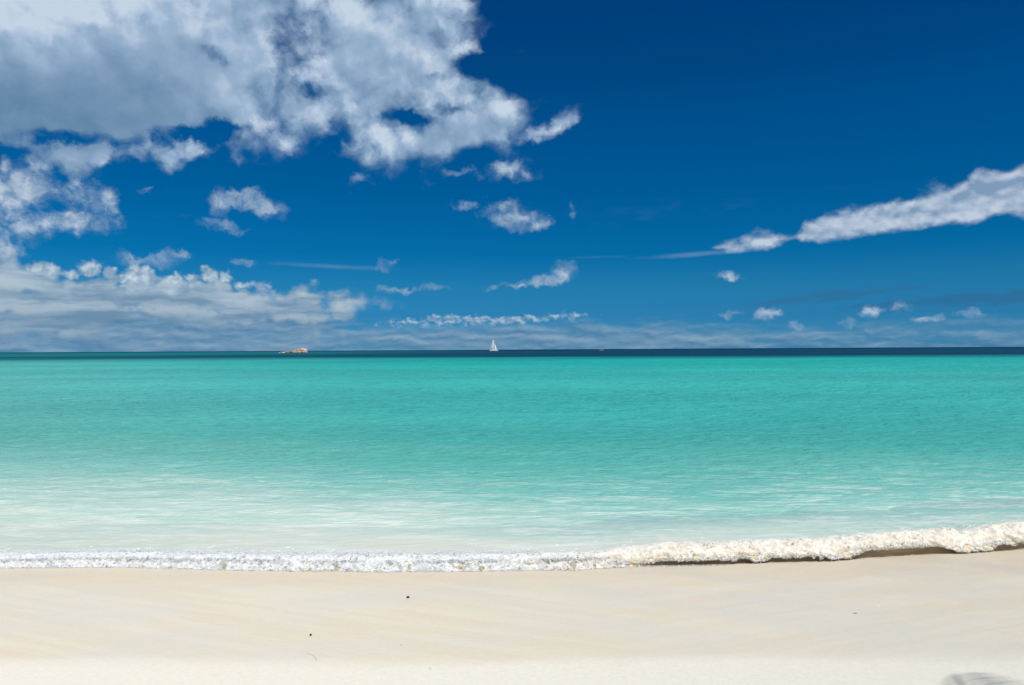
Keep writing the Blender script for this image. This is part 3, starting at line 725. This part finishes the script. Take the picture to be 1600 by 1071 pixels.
# thin edge of bubbles left on the sand at the foot of the wave
def make_edge():
    n = 5200
    x = rng.uniform(-6.3, 2.2, n)
    wob = 0.05*pnoise(np.stack([x*1.3, 0*x+7, 0*x], 1)) + 0.022*pnoise(np.stack([x*5.2, 0*x+2, 0*x], 1)) + 0.03*pnoise(np.stack([x*9, 0*x+2, 0*x], 1))
    d = np.abs(rng.normal(0, 0.03, n))
    y = foot_y(x) + wob + 0.01 - d
    z = SLOPE*(foot_y(x) - y) + 0.003
    r = rng.lognormal(math.log(0.004), 0.4, n).clip(0.002, 0.009)
    sq = np.stack([rng.uniform(1, 2.2, n), rng.uniform(.8, 1.2, n), rng.uniform(0.4, 0.7, n)], 1)
    o = scatter_blobs('foam_edge', np.stack([x, y, z], 1), r, sq, FOAM)
    tag(o, 'thin line of white bubbles on the sand at the wave edge', kind='stuff')
make_edge()

# ------------------------------------------------------------------ small geometry helpers
def empty(name, loc, rz=0.0):
    o = bpy.data.objects.new(name, None); COL.objects.link(o); o.location = loc; o.rotation_euler = (0, 0, rz); return o
def loft(sections, cap=True):
    """sections: list of equally long closed rings"""
    n = len(sections[0]); V = [p for s in sections for p in s]; F = []
    for i in range(len(sections)-1):
        for j in range(n):
            a = i*n+j; b = i*n+(j+1) % n
            F.append((a, b, b+n, a+n))
    if cap: F.append(tuple(range(n-1, -1, -1))); F.append(tuple((len(sections)-1)*n + j for j in range(n)))
    return V, F
def tube(pts, radii, n=8):
    secs = []
    for i, p in enumerate(pts):
        p = Vector(p); a = Vector(pts[max(i-1, 0)]); b = Vector(pts[min(i+1, len(pts)-1)])
        d = (b-a).normalized(); u = d.orthogonal().normalized() if abs(d.x) > 0.9 else d.cross(Vector((1, 0, 0))).normalized(); w = d.cross(u)
        secs.append([p + (u*math.cos(2*math.pi*k/n) + w*math.sin(2*math.pi*k/n))*radii[i] for k in range(n)])
    return loft(secs)
def merge(parts):
    V, F = [], []
    for v, f in parts:
        k = len(V); V += [tuple(q) for q in v]; F += [tuple(i+k for i in ff) for ff in f]
    return V, F
def box(x0, x1, y0, y1, z0, z1):
    V = [(x0, y0, z0), (x1, y0, z0), (x1, y1, z0), (x0, y1, z0), (x0, y0, z1), (x1, y0, z1), (x1, y1, z1), (x0, y1, z1)]
    return V, [(3, 2, 1, 0), (4, 5, 6, 7), (0, 1, 5, 4), (1, 2, 6, 5), (2, 3, 7, 6), (3, 0, 4, 7)]

# ------------------------------------------------------------------ sailing catamaran
def catamaran():
    hullm = simple('white gelcoat', (0.78, 0.80, 0.82), 0.25, 0.03)
    sailm = simple('sail cloth', (0.93, 0.93, 0.91), 0.7, 0.03, 0.6)
    darkm = simple('tinted glass', (0.02, 0.025, 0.04), 0.1, 0.1)
    alum = simple('mast aluminium', (0.55, 0.56, 0.58), 0.35, 0.05, metal=0.6)
    Y = 1250.0
    p = at_dist(771.5, Y)
    root = empty('sailing_catamaran', (p.x, p.y, -0.15), R(-28))
    tag(root, 'white sailing catamaran with tall mainsail and jib raised, on the horizon', 'catamaran')
    # bow points to +X
    def hull(y0):
        secs = []
        for i in range(17):
            u = i/16; X = -6.2 + 12.6*u
            w = 0.85*(1 - max(0, (u-0.45)/0.55)**2.0)*(0.8 + 0.2*min(1, u*6)) + 0.02
            top = 1.55 + 0.35*u - 0.6*max(0, 0.18-u)/0.18
            keel = -0.45 + 0.42*max(0, (u-0.8)/0.2)**2 + 0.25*max(0, 0.2-u)/0.2
            ring = []
            for k in range(12):
                a = math.pi*k/11
                yy = w*math.cos(a); zz = keel + (top-keel)*(1 - math.sin(a)**0.7)
                ring.append((X, y0 + yy, zz))
            secs.append(ring)
        return loft(secs)
    for s in (-1, 1):
        v, f = hull(s*2.9); mesh_obj('hull', v, f, hullm, root)
    secs = []
    for X, w, zt, zb in [(-5.0, 2.6, 1.7, 1.0), (-4.6, 2.7, 2.6, .95), (-2.0, 2.8, 2.9, .9), (0.5, 2.6, 2.85, .9), (1.8, 2.3, 2.3, .95), (2.8, 2.0, 1.75, 1.0)]:
        secs.append([(X, -w, zb), (X, w, zb), (X, w*.97, zt*.75), (X, w*.75, zt), (X, -w*.75, zt), (X, -w*.97, zt*.75)])
    v, f = loft(secs); cab = mesh_obj('cabin', v, f, hullm, root, False)
    v, f = merge([box(-3.6, 1.2, s*2.74-0.05, s*2.74+0.05, 1.75, 2.15) for s in (-1, 1)] + [box(2.02, 2.1, -1.6, 1.6, 1.85, 2.15)])
    mesh_obj('window', v, f, darkm, cab, False)
    v, f = merge([box(-5.1, -4.95, -2.4, 2.4, 3.0, 3.1), box(-5.1, -1.5, -2.4, 2.4, 3.3, 3.42)] + [box(-5.05, -4.95, s*2.3-.05, s*2.3+.05, 1.6, 3.3) for s in (-1, 1)])
    mesh_obj('bimini', v, f, hullm, root, False)
    MH = 18.3
    v, f = tube([(0.6, 0, 1.6), (0.6, 0, 10), (0.5, 0, MH)], [0.16, 0.14, 0.09]); mesh_obj('mast', v, f, alum, root)
    ba = R(14)                                   # boom swung out
    def bm(d, z): return (0.4 - d*math.cos(ba), -d*math.sin(ba), z)
    v, f = tube([bm(0, 3.9), bm(5.4, 3.95)], [0.17, 0.14]); mesh_obj('boom', v, f, simple('dark sail cover', (0.03, 0.04, 0.07), 0.6), root)
    # main sail: roach leech, square-ish head, belly
    nr, nc = 24, 12; V = []
    for i in range(nr+1):
        u = i/nr; z = 4.25 + (MH-0.4-4.25)*u
        chord = 5.2*(1 - u)**0.62*0.86 + 0.75 + 0.3*math.sin(math.pi*u)
        chord *= 1 if u < .97 else 0.8
        for j in range(nc+1):
            c = j/nc; d = chord*c; bel = 0.45*math.sin(math.pi*c)*math.sin(math.pi*min(1, .15+u*.85))
            X, Yy, _ = bm(d, 0); tw = 0.25*u*c*chord*0.3
            V.append((X - bel*math.sin(ba), Yy - bel*math.cos(ba) - tw, z))
    F = [(i*(nc+1)+j, i*(nc+1)+j+1, (i+1)*(nc+1)+j+1, (i+1)*(nc+1)+j) for i in range(nr) for j in range(nc)]
    ms = mesh_obj('mainsail', V, F, sailm, root)
    sm = ms.modifiers.new('thickness', 'SOLIDIFY'); sm.thickness = 0.03
    # jib between forestay and mast
    V = []; nr, nc = 20, 8
    tack = Vector((6.0, 0, 2.0)); head = Vector((0.75, 0, 14.2)); clew = Vector((1.6, -1.1, 2.7))
    for i in range(nr+1):
        u = i/nr; a = tack.lerp(head, u); b = clew.lerp(head, u) + Vector((0.35*math.sin(math.pi*u), 0, 0))
        for j in range(nc+1):
            c = j/nc; q = a.lerp(b, c); q.y -= 0.5*math.sin(math.pi*c)*(1-u); V.append(tuple(q))
    F = [(i*(nc+1)+j, i*(nc+1)+j+1, (i+1)*(nc+1)+j+1, (i+1)*(nc+1)+j) for i in range(nr) for j in range(nc)]
    jb = mesh_obj('jib', V, F, sailm, root); jb.modifiers.new('thickness', 'SOLIDIFY').thickness = 0.03
    v, f = merge([tube([(6.2, 0, 1.7), (0.6, 0, 15.2)], [0.03, 0.03], 5)] + [tube([(-0.6, s*2.9, 1.7), (0.55, 0, 15.0)], [0.025, 0.025], 5) for s in (-1, 1)])
    mesh_obj('rigging', v, f, alum, root)
    v, f = tube([(5.6, -2.9, 1.75), (5.6, 2.9, 1.75)], [0.12, 0.12]); mesh_obj('crossbeam', v, f, alum, root)
    root.scale = (0.98,)*3
catamaran()

# ------------------------------------------------------------------ small boat further right
def small_boat():
    p = at_dist(939.5, 1450.0)
    root = empty('small_boat', (p.x, p.y, -0.1), R(6))
    tag(root, 'tiny low pale boat on the dark water right of the catamaran', 'boat')
    hm = simple('pale boat hull', (0.42, 0.45, 0.42), 0.5, 0.05)
    secs = []
    for i in range(13):
        u = i/12; X = -4.2 + 8.4*u; w = 1.15*(1 - max(0, (u-.4)/.6)**2.2) + .02
        top = .75 + .25*u**2; keel = -.3 + .3*max(0, (u-.75)/.25)**2
        secs.append([(X, w*math.cos(math.pi*k/9), keel + (top-keel)*(1 - math.sin(math.pi*k/9)**.7)) for k in range(10)])
    v, f = loft(secs); mesh_obj('hull', v, f, hm, root)
    v, f = merge([box(-.9, .3, -.45, .45, .6, 1.25), box(-.1, .0, -.4, .4, 1.25, 1.6)]); mesh_obj('console', v, f, hm, root, False)
    v, f = merge([box(-4.7, -4.2, -.2, .2, .1, 1.1)]); mesh_obj('outboard_motor', v, f, simple('dark motor cowl', (0.05, 0.05, 0.06)), root, False)
small_boat()

# ------------------------------------------------------------------ rock islet
def rock_material(name, a, b):
    m, q = material(name)
    t = q.new('ShaderNodeTexCoord').outputs['Object']
    geo = q.new('ShaderNodeNewGeometry').outputs['Position']
    z = q.sep(geo)[2]
    n = q.noise(q.mapping(t, (0, 0, 0), (0, 0, 0), (1.4, 1.4, 0.5)), 0.9, 7, 0.65); n2 = q.noise(t, 4.0, 5, 0.65)
    c = q.mix(q.ss(n, 0.38, 0.60), a, b)
    c = q.mix(q.ss(n2, 0.56, 0.7, 0, .55), c, (0.10, 0.075, 0.06, 1))
    c = q.mix(q.ss(q.m('MULTIPLY_ADD', n2, .5, z), 0.85, 0.45), c, (0.07, 0.06, 0.055, 1))   # wet, weedy waterline
    b_ = q.new('ShaderNodeBsdfPrincipled'); q.put(b_.inputs['Base Color'], c); b_.inputs['Roughness'].default_value = 0.85
    bump = q.new('ShaderNodeBump'); bump.inputs['Distance'].default_value = 0.5; q.put(bump.inputs['Height'], n2); q.nt.links.new(bump.outputs[0], b_.inputs['Normal'])
    finish(q, b_.outputs[0]); return m
def boulder(name, loc, size, seed, mat, parent, rz=0.0):
    import bmesh
    bm = bmesh.new(); bmesh.ops.create_icosphere(bm, subdivisions=4, radius=1.0)
    v = np.array([q.co[:] for q in bm.verts]); f = np.array([[q.index for q in ff.verts] for ff in bm.faces]); bm.free()
    d = v/np.linalg.norm(v, axis=1)[:, None]
    w = np.sign(v)*np.abs(v)**0.62                  # blocky granite
    w = w*(1 + 0.16*fbm(d*1.6 + seed*7.7, 2)[:, None] - 0.10*np.abs(fbm(d*[5, 5, 2.0] + seed*3.1, 3))[:, None])
    w = w*np.array(size)
    ca, sa = math.cos(rz), math.sin(rz)
    w = np.stack([w[:, 0]*ca - w[:, 1]*sa, w[:, 0]*sa + w[:, 1]*ca, w[:, 2]], 1) + np.array(loc)
    return mesh_obj(name, w, f, mat, parent)
def islet():
    Y = 700.0; p = at_dist(459, Y)
    root = empty('rock_islet', (p.x, p.y, 0)); tag(root, 'low rocky islet of tan boulders, higher at its right end, left of the catamaran', 'rock islet')
    tan = rock_material('tan granite', (0.36, 0.20, 0.12, 1), (0.60, 0.42, 0.29, 1))
    grey = rock_material('grey granite', (0.17, 0.15, 0.12, 1), (0.36, 0.31, 0.25, 1))
    pale = rock_material('pale granite', (0.60, 0.54, 0.47, 1), (0.78, 0.74, 0.68, 1))
    s = Y/F_PX                                      # metres per photo pixel there
    def B(px, half, top, mat, seed, dy=0, base=-1.0, deep=2.0):
        x = (px - 459)*s; h = top*s - base
        boulder('boulder', (x, dy, base + h/2), (half*s, deep, h/2), seed, mat, root, R(random.uniform(-12, 12)))
    B(477.5, 2.6, 7.2, pale, 1, -.6); B(474, 2.6, 6.4, tan, 2, .8, deep=2.6); B(470, 3.0, 7.6, tan, 3, 1.2, deep=3.0); B(466.5, 2.8, 6.8, tan, 5, -.2); B(463, 2.8, 6.6, tan, 6, .8)
    B(476, 4, 3.6, tan, 8, -2.0); B(468, 4, 3.6, tan, 9, -2.2); B(461, 3.2, 4.4, tan, 10, -1); B(457, 3.0, 3.4, grey, 11, 0); B(453, 3.0, 4.6, grey, 12, 1.0)
    B(450, 2.8, 3.0, grey, 13, -1); B(447, 2.6, 4.0, grey, 14, .6); B(443.5, 2.4, 2.2, pale, 15, -.8); B(440, 2.6, 2.4, grey, 16, .2); B(437.5, 1.6, 1.3, pale, 17, -.4)
    B(459.5, 2.2, 5.2, tan, 18, 1.8); B(472, 2.2, 8.0, pale, 19, 1.6)
islet()

# ------------------------------------------------------------------ bits on the sand
def sand_at(px, py):
    q = on_beach(px, py); return q
def pebble(px, py, L, Wd, H, mat, label, name='pebble', seed=1, cat='pebble', rz=0.3):
    q = sand_at(px, py)
    root = boulder(name, (0, 0, H*0.25), (L/2, Wd/2, H/2), seed, mat, None, rz)
    root.location = (q.x, q.y, q.z + 0.004); tag(root, label, cat); return root
dark = simple('dark stone', (0.035, 0.028, 0.02), 0.5, 0.2, 60)
greyp = simple('grey stone', (0.14, 0.13, 0.11), 0.6, 0.2, 60)
pebble(637.5, 934.5, 0.026, 0.022, 0.014, dark, 'small black pebble on the sand just below the wave, larger of two on the left', seed=1)
pebble(485.5, 993.5, 0.015, 0.014, 0.011, dark, 'tiny black pebble on the sand further left and nearer the viewer', seed=2)
pebble(1336.5, 960.5, 0.040, 0.016, 0.010, greyp, 'flat grey pebble lying on the damp sand left of the pale shell', seed=3)
pebble(1226, 892.5, 0.016, 0.014, 0.009, greyp, 'small grey pebble close under the curling wave on the right', seed=4)
pebble(627, 1009, 0.006, 0.006, 0.004, greyp, 'very faint grey pebble on the damp sand in the foreground', seed=6)
def shell(px, py, size, label, seed):
    q = sand_at(px, py); V = []; n, mrows = 28, 9
    for i in range(mrows+1):
        u = i/mrows
        for j in range(n+1):
            a = R(-68) + R(136)*j/n; rib = 1 + 0.05*math.cos(j*math.pi)
            r = size*u*rib*(1 + 0.05*math.sin(a*3))
            V.append((r*math.sin(a), r*math.cos(a)*0.9 - size*0.4, size*0.34*math.sin(math.pi*min(1, u*0.9+.1))*math.cos(a)**.5*rib + 0.002))
    F = [(i*(n+1)+j, i*(n+1)+j+1, (i+1)*(n+1)+j+1, (i+1)*(n+1)+j) for i in range(mrows) for j in range(n)]
    o = mesh_obj('seashell', V, F, simple('shell', (0.80, 0.66, 0.48), 0.4, 0.2, 90)); o.modifiers.new('thickness', 'SOLIDIFY').thickness = 0.003
    o.location = q + Vector((0, 0, 0.003)); o.rotation_euler = (R(6), 0, R(25+seed*40)); tag(o, label, 'seashell')
shell(1372, 949.5, 0.026, 'pale cream seashell on the damp sand right of the grey pebble', 1)
shell(673, 1045, 0.008, 'tiny white shell chip on the dry sand in the foreground', 2)
q0 = sand_at(488, 1029)
pts = []
for i in range(14):
    u = i/13; qq = sand_at(480 + 15*u**0.8, 1023 + 3*u + 8*u**4); pts.append((qq.x - q0.x, qq.y - q0.y, qq.z - q0.z + 0.006))
v, f = tube(pts, [0.0009]*14, 6)
o = mesh_obj('seagrass_strand', v, f, simple('dried seagrass', (0.56, 0.46, 0.39), 0.7)); o.location = q0
tag(o, 'thin curved tan strand of dried seagrass on the sand at lower left', 'seagrass')

# ------------------------------------------------------------------ palm beside the camera whose frond shades the lower right corner
def palm():
    fr_m = simple('palm leaflet', (0.055, 0.10, 0.025), 0.45, 0.3, 2.0, trans=0.25)
    bark = simple('palm bark', (0.20, 0.16, 0.12), 0.85, 0.3, 5.0)
    # the tip of one frond hangs on the line from the shaded sand to the sun
    Ps = on_beach(1494, 1054)
    tip = Ps + sd*6.2
    crown = tip + Vector((1.1, -2.9, 1.25))
    base = Vector((crown.x + 1.3, crown.y - 2.2, 0)); base.z = SLOPE*(SHORE_Y - base.y) - 0.2
    root = empty('coconut_palm', base); tag(root, 'coconut palm beside the viewer, its frond casting the shadow at lower right', 'palm tree')
    c = crown - base
    n = 26; pts = []; rad = []
    for i in range(n):
        u = i/(n-1); pts.append((c.x*u**1.4, c.y*u**1.4, c.z*u)); rad.append((0.20 - 0.09*u)*(1 + 0.05*math.cos(i*2.5)) + 0.08*max(0, .08-u)/.08)
    v, f = tube(pts, rad, 14); mesh_obj('trunk', v, f, bark, root)
    def frond(direction, L, droop, seed, w=0.022, tipf=1.0, step=1):
        rnd = random.Random(seed); d = Vector(direction).normalized(); side = d.cross(Vector((0, 0, 1))).normalized()
        V, F = [], []; N = 44; prev = Vector(c); path = []
        for i in range(N+1):
            u = i/N; path.append(c + d*L*(u - 0.12*u*u) + Vector((0, 0, L*(0.20*math.sin(min(1, u*1.4)*math.pi*.5) - droop*u*u))))
        tv, tf = tube(path, [0.028*(1-.85*i/N) + .003 for i in range(N+1)], 6)
        parts = [(tv, tf)]
        for i in range(5, N, step):
            u = i/N; ll = (0.62*math.sin(math.pi*(0.12 + .8*u))**.7 + .12)*(1 + (tipf - 1)*u*u)
            for s in (-1, 1):
                p0 = path[i]; fw = (path[i+1]-path[i]).normalized(); o_ = (side*s*0.85 + fw*(0.5 + .5*u) + Vector((0, 0, -0.12 + rnd.uniform(-.08, .08)))).normalized()
                nn = fw*w
                a = p0; b = p0 + o_*ll*.5 + Vector((0, 0, -.02)); e = p0 + o_*ll + Vector((0, 0, -.20*ll - .05))
                k = [a - nn*.6, a + nn*.6, b + nn, b - nn, e, ]
                parts.append(([tuple(q) for q in k], [(0, 1, 2, 3), (3, 2, 4)]))
        v, f = merge(parts); mesh_obj('frond', v, f, fr_m, root, False)
    tl = tip - crown
    L0 = math.hypot(tl.x, tl.y)/0.88
    frond((tl.x, tl.y, 0), L0, 0.20 + 1.25/L0, 1, 0.042, 0.8, 2)
    a0 = math.atan2(tl.y, tl.x)
    for k, da in enumerate((-175, -140, -108, -76, 76, 110, 145, -155, 160, -95, 95, 130)):
        a = a0 + R(da); frond((math.cos(a), math.sin(a), 0), 2.7 + 0.25*(k % 3), 0.35 + 0.12*(k % 4), 10+k)
palm()

scene.cycles.sample_clamp_direct = 4
scene.cycles.max_bounces = 8
scene.cycles.sample_clamp_indirect = 6
